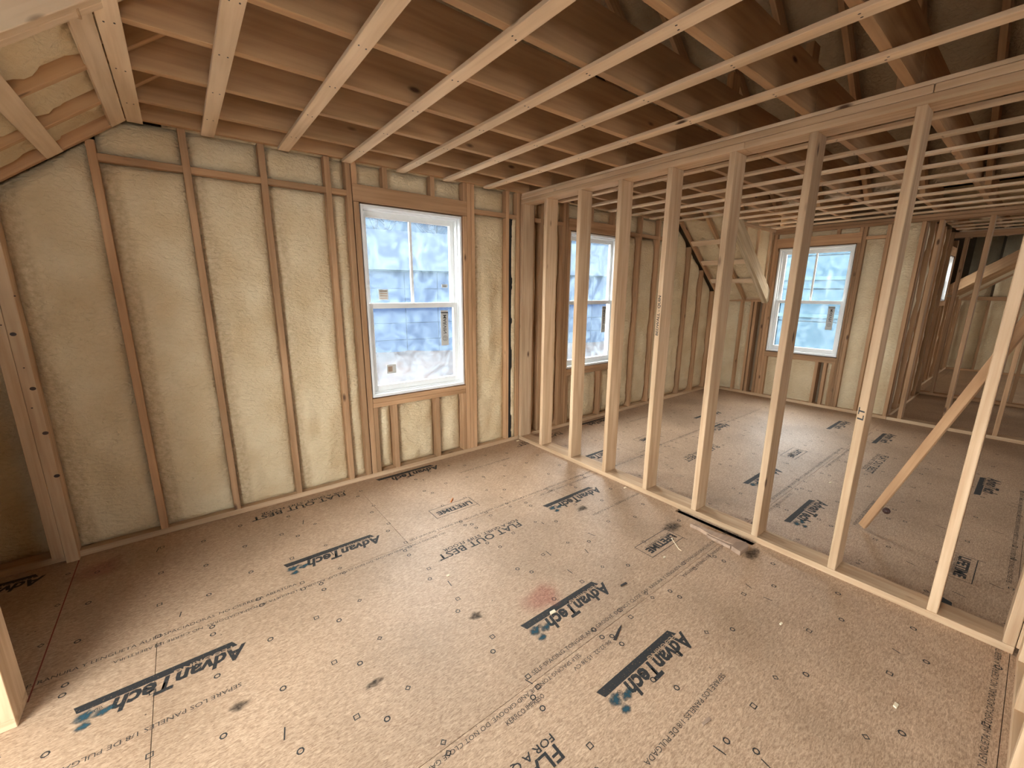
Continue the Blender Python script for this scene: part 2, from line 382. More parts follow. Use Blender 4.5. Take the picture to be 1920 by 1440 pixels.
def fob(xF, y):
    text(floor, 'floor_slogan', 'FLAT OUT BEST', xF, y-1.15, PR, 2.2, M['ink'], bold=.05, sx=1.13)
    text(floor, 'floor_slogan', 'FOR A QUIET, STIFF FLOOR', xF+.4, y+.25, PR, 1.1, M['ink'], bold=.02, sx=1.2)
    text(floor, 'floor_slogan', 'TM', xF-24.6, y-2.9, PR, .5, M['ink_thin'])
def lifetime(xR, yfar, wdt=13.6, h=5.2):
    vs, fs = [], []; t = .16; x0, x1, y0, y1 = xR-wdt, xR, yfar-h, yfar
    for r in ((x0, x1, y1-t, y1), (x0, x1, y0, y0+t), (x0, x0+t, y0, y1), (x1-t, x1, y0-1.2, y1)):
        quad_strip(vs, fs, [(r[0], r[2]), (r[1], r[2]), (r[1], r[3]), (r[0], r[3])])
    mesh_obj(floor, 'stamp_border', vs, fs, M['ink'])
    text(floor, 'warranty_stamp', 'LIFETIME', x1-.9, y1-2.2, PR, 1.85, M['ink'], bold=.11, sx=1.12)
    text(floor, 'warranty_stamp', 'LIMITED WARRANTY', x1-.9, y1-1.5, PR, .8, M['ink_thin'], sx=1.0)
for xr, yb in ((-106.4, -50.7), (-75, -32.5), (-42, -1.9), (-9.5, -48.8), (-43.2, -79.6), (-42.2, -97.3), (38, -95.8), (53.6, -78.2), (-138.8, -2.6)):
    logo(xr, yb, blue=(xr, yb) not in ((-42, -1.9),))
for xr, yb in ((92, -42.5), (144, -76.5), (137, -94.5), (104, -126.5), (22, -30.5), (55, -2.2), (110, -30)):
    logo(xr, yb, blue=False)
vs, fs = [], []; quad_strip(vs, fs, [(6.2, -127.2), (6.2, -129.4), (9.6, -129.2), (10.4, -127.6)]); mesh_obj(floor, 'logo_underline', vs, fs, M['ink'])
for xf, y in ((-41.6, -49.9), (-74, -3.6), (-73.5, -97.6), (60, -54.5), (102, -99.5), (20, -4)): fob(xf, y)
for xr, yf in ((-44.9, -31), (-12.6, -77.8), (34.5, -125.9), (83, -76.2), (52, -30.5)): lifetime(xr, yf)
SP = 'SELF SPACING TONGUE AND GROOVE. DO NOT CLOSE GAP. RANURA Y LENGUETA AUTOSPACIADORAS. NO CIERRE LA ABERTURA.  '
for ysm in (-42.5, -89.9, -137.3):
    for x in (-120, -23, 74):
        text(floor, 'edge_text', SP, x-46, ysm+.9, PR, .78, M['ink_thin'], rotz=0, sx=1.06)
        if ysm > -100: text(floor, 'edge_text', SP, x+60, ysm-.7, PR, .70, M['ink_thin'], sx=1.06)
for x, y in ((-107, -61), (-44, -107.8), (-1, -61), (52, -108), (-16, -14), (80, -14)):
    text(floor, 'edge_text', 'SEPARE LOS PANELES 1/8 DE PULGADA', x, y, PR, .8, M['ink_thin'], sx=1.1)
text(floor, 'date_stamp', '08-22-22  15:38 CV', -53.5, -92.0, PR, .75, M['ink_thin'], rotz=math.pi, sx=1.1)
text(floor, 'date_stamp', 'KERRCO IMPRESO', -77.4, -92.9, PR, .8, M['ink'], rotz=0, sx=.8)
# fastening marks: small squares, rings and diamonds printed on a grid
vs, fs = [], []
def ring_mark(x, y, r, n, rot=0, t=.2):
    k = len(vs)
    for i in range(n):
        a = 2*math.pi*i/n+rot; vs.append((x+r*math.cos(a), y+r*math.sin(a), PR)); vs.append((x+(r-t)*math.cos(a), y+(r-t)*math.sin(a), PR))
    for i in range(n):
        a, b = k+2*i, k+2*((i+1) % n); fs.append((a, b, b+1, a+1))
rng = random.Random(3)
for ib in range(7):
    yb0 = 4.9-47.4*ib
    for jy in (1.1, 11.8, 23.7, 35.6, 46.3):
        y = yb0-jy
        if y > -1 or y < -150: continue
        for kx in range(-8, 30):
            x = -118+8.0*kx
            if x > 160 or x < -134: continue
            kind = kx % 6
            if kind in (1, 5): continue
            if kind in (0, 3): ring_mark(x+rng.uniform(-.3, .3), y+rng.uniform(-.4, .4), .62, 4, math.pi/4)
            elif kind == 2: ring_mark(x+rng.uniform(-.3, .3), y+rng.uniform(-.4, .4), .52, 8)
            else: ring_mark(x+rng.uniform(-.3, .3), y+rng.uniform(-.4, .4), .5, 4, 0)
        for kx in range(-4, 14):
            x = -110+19.2*kx
            if x < 160: ring_mark(x, y-3, .5, 8)
for k in range(70):      # short staple-like dashes
    x, y = rng.uniform(-125, 130), rng.uniform(-136, -3); a = rng.uniform(1.2, 1.9); l = rng.uniform(.5, 1.1); t = .09
    c_, s_ = math.cos(a), math.sin(a)
    quad_strip(vs, fs, [(x-l*c_+t*s_, y-l*s_-t*c_), (x+l*c_+t*s_, y+l*s_-t*c_), (x+l*c_-t*s_, y+l*s_+t*c_), (x-l*c_-t*s_, y-l*s_+t*c_)])
mesh_obj(floor, 'fastening_mark', vs, fs, M['ink'], kind='stuff', label='small black squares, rings and dashes printed on the subfloor')
# chalk line and stains
beamy = [(-133.1, -1.8), (-133.0, -43.5)]
vs, fs = [], []; quad_strip(vs, fs, [(-133.2, -45), (-133.0, -45), (-133.0, -1.6), (-133.2, -1.6)])
mesh_obj(floor, 'chalk_line', vs, fs, plain('red_chalk_line', (.22, .05, .035), .9), label='thin red snapped chalk line')
blob('chalk_smear', -129, -9, 6, 4, M['red'], 3, rot=.5); blob('chalk_smear', -55.5, -76.5, 5, 3.6, M['red'], 11)
blob('grime_spot', -107.9, -65.4, 1.5, .9, M['dirt_mark'], 2); blob('grime_spot', -69.4, -72.4, 1.4, 1.1, M['dirt_mark'], 6)
blob('grime_spot', -90.4, -74.3, 1.7, .7, M['dirt_mark'], 8); blob('grime_spot', -10.5, -78.5, 3.5, 2.2, M['dirt_mark'], 14)
blob('grime_spot', -6, -97, 3, 1.5, M['dirt_mark'], 17); blob('grime_spot', -22.3, -57, 2.2, 1.2, M['dirt_mark'], 21)

# ---------------------------------------------------------------- generic framed wall
def slope_l(x): return 97.1+.76*(x+111)
def slope_r(x): return 97.1-.76*(x-111)
def ztop(x): return min(98.0, slope_l(x)+.9, slope_r(x)+.9)

def hwall(parent, axis, plane, sign, verts, lo, hi, mat, zb=1.5, block=None, ztopf=None, depth=5.5, foamz=None, edge=2.6, cen=.8):
    """studs and foam of a wall. axis 'x': wall runs in x at y=plane, outside towards +sign."""
    pass

def stud(parent, axis, plane, sgn, a0, a1, z0, z1, mat=None, proud=0, name='stud', depth=5.5, **kw):
    mat = mat or M['warm']
    q0, q1 = plane-sgn*proud, plane+sgn*depth
    if axis == 'x': return board(parent, name, a0, a1, q0, q1, z0, z1, mat, **kw)
    return board(parent, name, q0, q1, a0, a1, z0, z1, mat, **kw)
def bay(parent, axis, plane, sgn, a0, a1, z0, z1, top=None, **kw):
    if axis == 'x': org, U, nr = (a0, plane, z0), (1, 0, 0), (0, -sgn, 0)
    else: org, U, nr = (plane, a0, z0), (0, 1, 0), (-sgn, 0, 0)
    if a1-a0 < .8 or z1-z0 < 1: return
    return foam(parent, org, U, (0, 0, 1), nr, a1-a0, z1-z0, top=(None if top is None else (lambda u: top(a0+u)-z0)), **kw)

# ---------------------------------------------------------------- wall_back : the gable wall, y = 0
wb = empty('wall_back', (0, 0, 0), kind='structure', label='framed gable wall filled with cream spray foam, two windows')
WX0, WX1, WZ0, WZ1 = -61.5, -25.9, 27.1, 87.2        # rough openings
VX0, VX1 = 27.6, 62.4
def sheath_y(parent, x0, x1, holes, y0=5.5, y1=6.3, zt=200):
    xs = x0
    for (hx0, hx1, hz0, hz1) in holes:
        board(parent, 'wall_sheathing', xs, hx0, y0, y1, -12, zt, M['sheath'], 0)
        board(parent, 'wall_sheathing', hx0, hx1, y0, y1, -12, hz0, M['sheath'], 0)
        board(parent, 'wall_sheathing', hx0, hx1, y0, y1, hz1, zt, M['sheath'], 0)
        xs = hx1
    board(parent, 'wall_sheathing', xs, x1, y0, y1, -12, zt, M['sheath'], 0)
def sheath_x(parent, y0, y1, holes, x0, x1, zt=110):
    ys = y0
    for (hy0, hy1, hz0, hz1) in holes:
        board(parent, 'wall_sheathing', x0, x1, ys, hy0, -12, zt, M['sheath'], 0)
        board(parent, 'wall_sheathing', x0, x1, hy0, hy1, -12, hz0, M['sheath'], 0)
        board(parent, 'wall_sheathing', x0, x1, hy0, hy1, hz1, zt, M['sheath'], 0)
        ys = hy1
    board(parent, 'wall_sheathing', x0, x1, ys, y1, -12, zt, M['sheath'], 0)
sheath_y(wb, -171, 172, [(WX0, WX1, WZ0, WZ1), (VX0, VX1, WZ0, WZ1)])
board(wb, 'bottom_plate', -165, -.1, 0, 5.5, 0, 1.5, M['pale'])
board(wb, 'bottom_plate', 5.6, 165, 0, 5.5, 0, 1.5, M['pale'])
sp = 15.88
k = lambda i: -(21.44+sp*i)
BZ0, BZ1 = 88.5, 90.0
# room 1
full = [(-118.2, -116.7), (-102.3, -100.8), (-86.4, -84.9), (-70.6, -69.1), (-65.0, -63.5), (-24.2, -22.7), (-22.6, -21.1), (-7.1, -5.6), (-2.0, -.4)]
board(wb, 'post', -137.2, -135.2, -1.5, 5.5, 1.5, slope_l(-136.2)-.6, M['pale']); board(wb, 'post', -135.15, -133.0, -1.5, 5.5, 0, slope_l(-134)-.6, M['pale'])
kd = plain('dark_knot_wood', (.05, .022, .012), .6)
for i, (x, z) in enumerate([(-134.4, 52.6), (-133.6, 41.1), (-133.4, 31.2), (-133.3, 21.2), (-132.9, 60.2), (-134.1, 45.6), (-134.4, 37.0), (-135.7, 54.5)]):
    r = .48 if i < 4 else .16; n_ = 12
    vs = [(x+r*math.cos(t*2*math.pi/n_), -1.53, z+r*.8*math.sin(t*2*math.pi/n_)) for t in range(n_)]+[(x+r*math.cos(t*2*math.pi/n_), -1.4, z+r*.8*math.sin(t*2*math.pi/n_)) for t in range(n_)]
    mesh_obj(wb, 'knot', vs, [tuple(range(n_))]+[(t, n_+t, n_+(t+1) % n_, (t+1) % n_) for t in range(n_)], kd)
for a, b in full: stud(wb, 'x', 0, 1, a, b, 1.5, ztop(a))
for a, b in ((-63.2, -61.6), (-25.8, -24.3)): stud(wb, 'x', 0, 1, a, b, 1.5, 87.2, name='trimmer_stud')
board(wb, 'window_header', -63.3, -24.3, -.1, 5.4, 87.3, 92.0, M['warm'])
board(wb, 'window_sill_plate', -61.5, -25.9, 0, 5.5, 25.65, 27.1, M['warm']); board(wb, 'window_sill_plate', -61.5, -25.9, .1, 5.5, 24.1, 25.6, M['warm'])
cr = [(-61.5, -60.1), (-54.9, -53.4), (-38.8, -37.3), (-27.4, -25.9)]
for a, b in cr: stud(wb, 'x', 0, 1, a, b, 1.5, 24.1, name='cripple_stud')
for a, b in ((-63.3, -61.7), (-54.0, -52.5), (-38.1, -36.6), (-25.8, -24.3)): stud(wb, 'x', 0, 1, a, b, 92.0, 98, name='cripple_stud')
bay(wb, 'x', 0, 1, -165, -137.2, 1.5, 60, top=lambda x: slope_l(x)+1.2, edge=4.0, cen=2.6, mat=M['foam'])
segs = [(-133.0, -118.2), (-116.7, -102.3), (-100.8, -86.4), (-84.9, -70.6), (-69.1, -65.0), (-21.1, -7.1)]
for i, (a, b) in enumerate(segs):
    if i == 0:
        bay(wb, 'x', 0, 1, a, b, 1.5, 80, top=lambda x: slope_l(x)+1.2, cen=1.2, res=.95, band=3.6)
        continue
    board(wb, 'blocking', a, b, 0, 1.9, BZ0, BZ1, M['warm'])
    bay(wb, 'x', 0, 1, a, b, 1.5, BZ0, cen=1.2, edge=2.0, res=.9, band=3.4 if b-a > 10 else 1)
    bay(wb, 'x', 0, 1, a, b, BZ1, 98, cen=.9, res=1.0)
board(wb, 'blocking', -5.6, -2.0, 0, 1.9, BZ0, BZ1, M['warm'])
bay(wb, 'x', 0, 1, -4.3, -2.1, 1.5, BZ0, cen=.2, edge=.5, res=.5); bay(wb, 'x', 0, 1, -5.6, -2.0, BZ1, 98, res=.8)
for (a, b) in ((-60.1, -54.9), (-53.4, -38.8), (-37.3, -27.4)): bay(wb, 'x', 0, 1, a, b, 1.5, 24.1, cen=1.2, edge=3.2, res=.8, ripple=.6)
for (a, b) in ((-61.7, -54.0), (-52.5, -38.1), (-36.6, -25.8)): bay(wb, 'x', 0, 1, a, b, 92, 98, res=.8, cen=1.2)
# room 2
full2 = [(.0, 1.5), (5.7, 7.2), (10.4, 11.9), (23.0, 24.5), (24.6, 26.1), (63.9, 65.4), (76.5, 78.0), (92.4, 93.9), (108.3, 109.8), (124.2, 125.7), (140.1, 141.6), (156.0, 157.5), (163.5, 165)]
for a, b in full2: stud(wb, 'x', 0, 1, a, b, 1.5, ztop(b))
for a, b in ((26.2, 27.6), (62.4, 63.8)): stud(wb, 'x', 0, 1, a, b, 1.5, 87.2, name='trimmer_stud')
board(wb, 'window_header', 26.2, 63.8, -.1, 5.4, 87.3, 92.0, M['warm'])
board(wb, 'window_sill_plate', VX0, VX1, 0, 5.5, 25.65, 27.1, M['warm']); board(wb, 'window_sill_plate', VX0, VX1, .1, 5.5, 24.1, 25.6, M['warm'])
for a in (VX0, 36, 51, VX1-1.5): stud(wb, 'x', 0, 1, a, a+1.5, 1.5, 24.1, name='cripple_stud')
for (a, b) in ((VX0+1.5, 36), (37.5, 51), (52.5, VX1-1.5)): bay(wb, 'x', 0, 1, a, b, 1.5, 24.1, cen=1.2, edge=3.2, res=.9, ripple=.6)
for a in (40, 55): stud(wb, 'x', 0, 1, a, a+1.5, 92.0, 98, name='cripple_stud')
for (a, b) in ((26.2, 40), (41.5, 55), (56.5, 63.8)): bay(wb, 'x', 0, 1, a, b, 92, 98, res=.8, cen=1.2)
for (a, b) in ((1.5, 5.7), (7.2, 10.4), (11.9, 23.0), (65.4, 76.5), (78.0, 92.4), (93.9, 108.3)):
    board(wb, 'blocking', a, b, 0, 1.9, BZ0, BZ1, M['warm'])
    bay(wb, 'x', 0, 1, a, b, 1.5, BZ0, cen=1.0, edge=3.4, res=1.2, ripple=.5); bay(wb, 'x', 0, 1, a, b, BZ1, 98, res=1.0)
for (a, b) in ((109.8, 124.2), (125.7, 140.1), (141.6, 156.0), (157.5, 163.5)):
    bay(wb, 'x', 0, 1, a, b, 1.5, 80, top=lambda x: slope_r(x)+1.2, cen=1.0, edge=3.4, res=1.2, ripple=.5)
# gable above the ceiling
bay(wb, 'x', 0, 1, -105, 105, 98, 180, top=lambda x: 97.1+.76*(111-abs(x))-1, res=5)

board(wb, 'gap_shade', -5.55, -3.7, .45, 5.4, 1.5, 88.4, M['slot'], 0)  # black board puts the shade of the open gap in as colour
# ---------------------------------------------------------------- windows
def make_window(n, axis, plane, sgn, a0, a1, z0, z1, label, stickers=True, cheap=False):
    """double-hung unit; a runs along the wall, depth q runs outwards"""
    W = empty('window_%d' % n, (0, 0, 0), kind='structure', label=label)
    def bx(par, name, a, b, q0, q1, c, d, mat=M['white'], ch=.05, **kw):
        if axis == 'x': return board(par, name, a, b, plane+sgn*q0, plane+sgn*q1, c, d, mat, ch, **kw)
        return board(par, name, plane+sgn*q0, plane+sgn*q1, a, b, c, d, mat, ch, **kw)
    g = .35; a0 += g; a1 -= g; z0 += .3; z1 -= .3
    # frame ring, stepped
    for t, q0, q1 in ((.7, .5, 2.3), (1.15, 2.3, 6.2)):
        bx(W, 'window_frame', a0, a0+t, q0, q1, z0, z1); bx(W, 'window_frame', a1-t, a1, q0, q1, z0, z1)
        bx(W, 'window_frame', a0+t, a1-t, q0, q1, z0, z0+t*1.25); bx(W, 'window_frame', a0+t, a1-t, q0, q1, z1-t*1.1, z1)
    zm = (z0+z1)/2-.3
    i0, i1, b0, b1 = a0+1.15, a1-1.15, z0+1.35, z1-1.25
    # upper sash (outer track)
    us = bx(W, 'upper_sash', i0, i0+1.5, 4.2, 5.5, zm-.8, b1)
    bx(us, 'sash_rail', i1-1.5, i1, 4.2, 5.5, zm-.8, b1); bx(us, 'sash_rail', i0+1.5, i1-1.5, 4.2, 5.5, b1-1.7, b1); bx(us, 'sash_rail', i0+1.5, i1-1.5, 4.2, 5.5, zm-.8, zm+.8)
    bx(us, 'muntin', (a0+a1)/2-.42, (a0+a1)/2+.42, 4.45, 5.3, zm+.8, b1-1.7)
    bx(us, 'glass_pane', i0+1.4, i1-1.4, 4.8, 4.92, zm+.7, b1-1.6, M['glass'], 0)
    # lower sash (inner track)
    ls = bx(W, 'lower_sash', i0, i0+1.5, 2.7, 4.0, b0, zm+.9)
    bx(ls, 'sash_rail', i1-1.5, i1, 2.7, 4.0, b0, zm+.9); bx(ls, 'sash_rail', i0+1.5, i1-1.5, 2.7, 4.0, zm-.8, zm+.9); bx(ls, 'sash_rail', i0+1.5, i1-1.5, 2.7, 4.0, b0, b0+2.0)
    bx(ls, 'glass_pane', i0+1.4, i1-1.4, 3.3, 3.42, b0+1.9, zm-.7, M['glass'], 0)
    if stickers:
        # wall seen from indoors: right-hand side of the wall, brand label read backwards through the pane
        rgt = 1 if axis == 'x' else -1
        sx = (i1-6.6) if rgt > 0 else (i0+3.6)
        bx(ls, 'product_sticker', sx, sx+3.0, 3.2, 3.27, zm-14.5, zm-1.9, M['sticker'], 0)
        bx(ls, 'sticker_bar', sx, sx+3.0, 3.17, 3.2, zm-2.9, zm-2.5, M['marker'], 0)
        ctr = sx+1.5
        if axis == 'x': mw = Matrix(((0, -1*rgt, 0, 0), (0, 0, -1, 0), (-1, 0, 0, 0), (0, 0, 0, 1)))
        # mirrored lettering running downwards
        if axis == 'x':
            mw = Matrix(((0, 1, 0, (ctr-.7)*S), (0, 0, 1, (plane+3.16)*S), (-1, 0, 0, (zm-3.4)*S), (0, 0, 0, 1)))
            mw = Matrix(((0, -1, 0, (ctr+.7)*S), (0, 0, 1, (plane+3.16)*S), (-1, 0, 0, (zm-3.4)*S), (0, 0, 0, 1)))
        else:
            mw = Matrix(((0, 0, 1, (plane+3.16)*S), (0, 1, 0, (ctr-.7)*S), (-1, 0, 0, (zm-3.4)*S), (0, 0, 0, 1)))
        text(ls, 'sticker_text', 'MARVIN \u263a', 0, 0, 0, 1.3, M['marker'], mw=mw, bold=.015, sx=1.0)
        if n == 1:
            bx(us, 'rating_sticker', i0+4.4, i0+7.6, 4.7, 4.78, zm+1.9, zm+5.3, M['sticker'], 0)
            for r in range(4): bx(us, 'sticker_print', i0+4.8, i0+7.2, 4.66, 4.7, zm+2.3+r*.75, zm+2.6+r*.75, M['grey'], 0)
            bx(us, 'rating_sticker', i1-5.0, i1-2.6, 4.7, 4.78, zm+6.1, zm+7.2, M['sticker'], 0)
            bx(us, 'sticker_print', i1-4.6, i1-3.0, 4.66, 4.7, zm+6.5, zm+6.7, M['marker'], 0)
            bx(ls, 'rating_sticker', i0+5.1, i0+8.3, 3.2, 3.27, b0+5.6, b0+8.6, M['sticker'], 0)
            bx(ls, 'sticker_print', i0+5.5, i0+7.0, 3.17, 3.2, b0+6.2, b0+8.0, M['grey'], 0)
    if axis == 'x': portal(a0, a1, plane+sgn*6.6, plane+sgn*6.6, z0, z1, (0, -sgn, 0))
    else: portal(plane+sgn*6.6, plane+sgn*6.6, a0, a1, z0, z1, (-sgn, 0, 0))
    return W
make_window(1, 'x', 0, 1, WX0, WX1, WZ0, WZ1, 'white double-hung window in the near room with maker stickers on both sashes')
make_window(2, 'x', 0, 1, VX0, VX1, WZ0, WZ1, 'white double-hung window just behind the open stud partition')

# ---------------------------------------------------------------- wall_partition between the two rooms
wp = empty('wall_partition', (0, 0, 0), kind='structure', label='open stud partition of pale lumber dividing the two rooms')
board(wp, 'bottom_plate', 0, 5.5, -137.6, 0, 0, 1.5, M['pale'])
board(wp, 'top_plate', 0, 5.5, -81, 0, 94.12, 95.6, M['pale']); board(wp, 'top_plate', 0, 5.5, -200, -81.05, 94.12, 95.6, M['pale'])
board(wp, 'top_plate', 0, 5.5, -112, 0, 95.68, 97.08, M['pale'], .12); board(wp, 'top_plate', 0, 5.5, -200, -112.1, 95.68, 97.08, M['pale'], .12)
ysn = [-(-1.57+16.18*j) for j in range(1, 9)]
studs_p = []
for j, y in enumerate(ysn): studs_p.append(board(wp, 'stud', 0, 5.5, y, y+1.5, 1.5, 94.12, M['pale'], .12))
board(wp, 'stud', 0, 5.5, -1.5, 0, 1.5, 94.12, M['pale'], .1)
for y in (-137.6, -139.2): board(wp, 'stud', 0, 5.5, y, y+1.5, 1.5, 94.12, M['pale'], .12)
def handwriting(st, s, y, ztop_, h, name='pencil_note', sx=1.0, bold=.02):
    # on the narrow face x = 0, running down the stud
    mw = Matrix(((0, 0, -1, -.03*S), (0, -1, 0, (y+.3)*S), (1, 0, 0, ztop_*S), (0, 0, 0, 1)))
    return text(st, name, s, 0, 0, 0, h, M['marker'], mw=mw, bold=bold, sx=sx, shear=.15)
def note(st, s, ybase, z0, h, sx, up=True, **kw):
    # text direction +z (reads upwards), letter tops towards +y, seen from -x
    mw = Matrix(((0, 0, -1, -.03*S), (0, 1, 0, ybase*S), (1, 0, 0, z0*S), (0, 0, 0, 1)))
    if not up: mw = Matrix(((0, 0, -1, -.03*S), (0, -1, 0, ybase*S), (-1, 0, 0, z0*S), (0, 0, 0, 1)))
    return text(st, 'marker_note', s, 0, 0, 0, h, M['marker'], mw=mw, bold=.025, sx=sx, shear=.1, label='black handwritten note', **kw)
note(studs_p[3], 'BEDWALL - QUIN', ysn[3]+.35, 49.5, .8, 1.25)
note(studs_p[6], 'LT', ysn[6]+.3, 36.2, 1.0, 1.7)

# ---------------------------------------------------------------- ceiling : joists and furring strips
ce = empty('ceiling', (0, 0, 97.85), kind='structure', label='open ceiling of deep joists crossed by pale furring strips')
joy = [0.0]+[-(13.8+15.95*i) for i in range(8)]+[-(13.8+15.95*i) for i in range(8, 12)]
for i, y in enumerate(joy):
    y0, y1 = (-1.5, 0) if i == 0 else (y, y+1.5)
    xl = -112 if y0 > -49 else -164
    xr = 112 if y0 > -26 else 164
    board(ce, 'joist', xl, 2.7, y0, y1, 97.87, 107.1, M['joist'])
    if i: board(ce, 'joist', 2.75, xr, y0+.0, y1+.0, 97.87, 107.1, M['joist'])
    else: board(ce, 'joist', 2.75, xr, y0, y1, 97.87, 107.1, M['joist'])
for i, y in enumerate(joy[1:10]):      # blocks standing on the partition plate beside each joist
    board(ce, 'blocking', 1.5, 5.0, y+1.55, y+3.05, 97.15, 112, M['joist'])
fs_x = [(-15.0-16.06*i-2.6, -15.0-16.06*i) for i in range(6)]+[(-110.85, -108.15)]
for a, b in fs_x: board(ce, 'furring_strip', a, b, -210, -.4, 97.12, 97.85, M['strap'])
board(ce, 'furring_strip', .0, 2.6, -200, -.4, 97.12, 97.85, M['strap'])
for i in range(10):
    b = 21.7+15.7*i
    if b > 112: board(ce, 'furring_strip', b-2.6, b, -210, -26.5, 97.12, 97.85, M['strap'])
    else: board(ce, 'furring_strip', b-2.6, b, -210, -.4, 97.12, 97.85, M['strap'])
vs, fs = [], []
rn = random.Random(5)
for a, b in fs_x+[(21.7+15.7*i-2.6, 21.7+15.7*i) for i in range(6)]:
    for y in joy[1:9]:
        for dx in (-.5, .5):
            cx, cy = (a+b)/2+dx+rn.uniform(-.15, .15), y+.75+rn.uniform(-.3, .3); k_ = len(vs); r = .13
            vs += [(cx+r*math.cos(t*math.pi/3), cy+r*1.5*math.sin(t*math.pi/3), 97.09) for t in range(6)]; vs += [(cx+r*math.cos(t*math.pi/3), cy+r*1.5*math.sin(t*math.pi/3), 97.13) for t in range(6)]
            fs.append(tuple(range(k_, k_+6))[::-1]); fs += [(k_+t, k_+(t+1) % 6, k_+6+(t+1) % 6, k_+6+t) for t in range(6)]
mesh_obj(ce, 'nail_head', vs, fs, M['grey_dark'], kind='stuff')
for sx0 in (-166, 112):                 # dormer ceilings, foamed between the joists
    for i in range(len(joy)-1):
        a, b = joy[i+1]+1.5, (joy[i] if i else -1.5)
        if (sx0 < 0 and b > -49) or (sx0 > 0 and b > -26): continue
        foam(ce, (sx0, a, 107), (1, 0, 0), (0, 1, 0), (0, 0, -1), 54, b-a, res=2.5)

# ---------------------------------------------------------------- sloped roof planes
def roof_side(sg, name, label, cheek_y):
    ro = empty(name, (0, 0, 97), kind='structure', label=label)
    def P(d, y, off=0):     # d = horizontal distance from the ridge, off = up from rafter underside
        return Vector((sg*d, y, 97.9+.76*(111-d)+off))
    nrm = Vector((-sg*.76, 0, -1)).normalized()
    ys = [-1.5]+[-(16.2+15.95*i) for i in range(12)]
    L = lambda y: 166 if y > cheek_y else 113
    for i, y in enumerate(ys):
        yc = y+.75 if i else -.8
        beam(ro, 'rafter', P(3, yc, 4), P(L(yc-1), yc, 4), 1.5, 7.2, M['joist'] if i else M['warm'])
        if i+1 < len(ys):
            y1, y0 = (y if i else -1.5), ys[i+1]+1.5
            dl = L(y0)
            if dl > 120:     # visible lower part, finely lumpy
                o = P(dl, y0, .3); U = (P(108, y0, .3)-o); ln = U.length
                foam(ro, o, U.normalized(), (0, 1, 0), nrm, ln, y1-y0, edge=1.2, cen=.5, res=1.1, ripple=1.3)
                o = P(108, y0, 3.2); U = (P(1, y0, 3.2)-o); foam(ro, o, U.normalized(), (0, 1, 0), nrm, U.length, y1-y0, edge=1.4, cen=.2, res=3, ripple=.8, mat=M['foam_attic_shaded'])
            elif y1 > cheek_y > y0:
                o = P(166, cheek_y+.3, .3); U = (P(108, cheek_y+.3, .3)-o)
                foam(ro, o, U.normalized(), (0, 1, 0), nrm, U.length, y1-cheek_y-.3, edge=1.2, cen=.5, res=1.1, ripple=1.3)
                o = P(108, y0, 3.2); U = (P(1, y0, 3.2)-o); foam(ro, o, U.normalized(), (0, 1, 0), nrm, U.length, y1-y0, edge=1.4, cen=.2, res=3, ripple=.8, mat=M['foam_attic_shaded'])
            else:
                o = P(dl, y0, 3.2); U = (P(1, y0, 3.2)-o); foam(ro, o, U.normalized(), (0, 1, 0), nrm, U.length, y1-y0, edge=1.4, cen=.2, res=3, ripple=.8, mat=M['foam_attic_shaded'])
    # outer deck
    for d0, d1, ya, yb in ((0, 112, 8, -345), (112.05, 172, 8, cheek_y)):
        v = [P(d0, ya, 10), P(d1, ya, 10), P(d1, yb, 10), P(d0, yb, 10), P(d0, ya, 11), P(d1, ya, 11), P(d1, yb, 11), P(d0, yb, 11)]
        mesh_obj(ro, 'roof_deck', [tuple(q) for q in v], [(0, 1, 2, 3), (7, 6, 5, 4), (0, 4, 5, 1), (1, 5, 6, 2), (2, 6, 7, 3), (3, 7, 4, 0)], M['sheath'])
    # furring on the slope
    for d, l in ((112.4, 3.0), (123.0, 3.3), (136, 3.3), (149, 3.3)):
        if sg > 0 and d == 112.4: continue
        beam(ro, 'furring_strip', P(d, -1.2, -.42), P(d, cheek_y+.2, -.42), l, .75, M['strap'], upv=tuple(nrm))
    # trimmer rafters at the dormer side
    for t in (0, 1.6):
        beam(ro, 'trimmer_rafter', P(108.5, cheek_y-.8-t, 2.4), P(166, cheek_y-.8-t, 2.4), 1.5, 6.6, M['lvl'] if sg > 0 else M['strap'])
    # cheek: triangle of studs and foam above the trimmer
    yy0 = cheek_y-1.6
    foam(ro, (111*sg if sg > 0 else -166, yy0, 0), (1, 0, 0), (0, 0, 1), (0, -1, 0), 55, 50, edge=.4, cen=.3, res=2.2, ripple=.25,
         top=None) if False else None
    vs, fs = [], []
    tri = [(sg*112, 0, 97.9), (sg*165, 0, 97.9+.76*(-54)+5), (sg*165, 0, 97.9), ]
    n_ = 14
    for i in range(n_+1):
        for j in range(n_+1):
            d = 112+54*i/n_; zt, zl = 106, 97.9+.76*(111-d)+4; z = zl+(zt-zl)*j/n_
            vs.append((sg*d, yy0+.6+.5*noise.noise(Vector((d*.2, z*.2, 3))), z))
    for i in range(n_):
        for j in range(n_):
            a = i*(n_+1)+j; b = a+n_+1; fs.append((a, b, b+1, a+1))
    mesh_obj(ro, 'foam_panel', vs, fs, M['foam'], smooth=True)
    for d in (128, 144, 160): board(ro, 'cheek_stud', sg*d, sg*d+1.5, yy0-.4, yy0+1, 97.9+.76*(111-d)+4, 97.1, M['pale'])
    board(ro, 'cheek_plate', sg*112, sg*165, yy0-.6, yy0+2, 95.2, 97.0, M['pale'])
    return ro
roof_side(-1, 'trim_1', 'foamed roof slope with rafters over the left eave', -48.5)
roof_side(1, 'trim_2', 'foamed roof slope with rafters over the far right eave', -25.5)

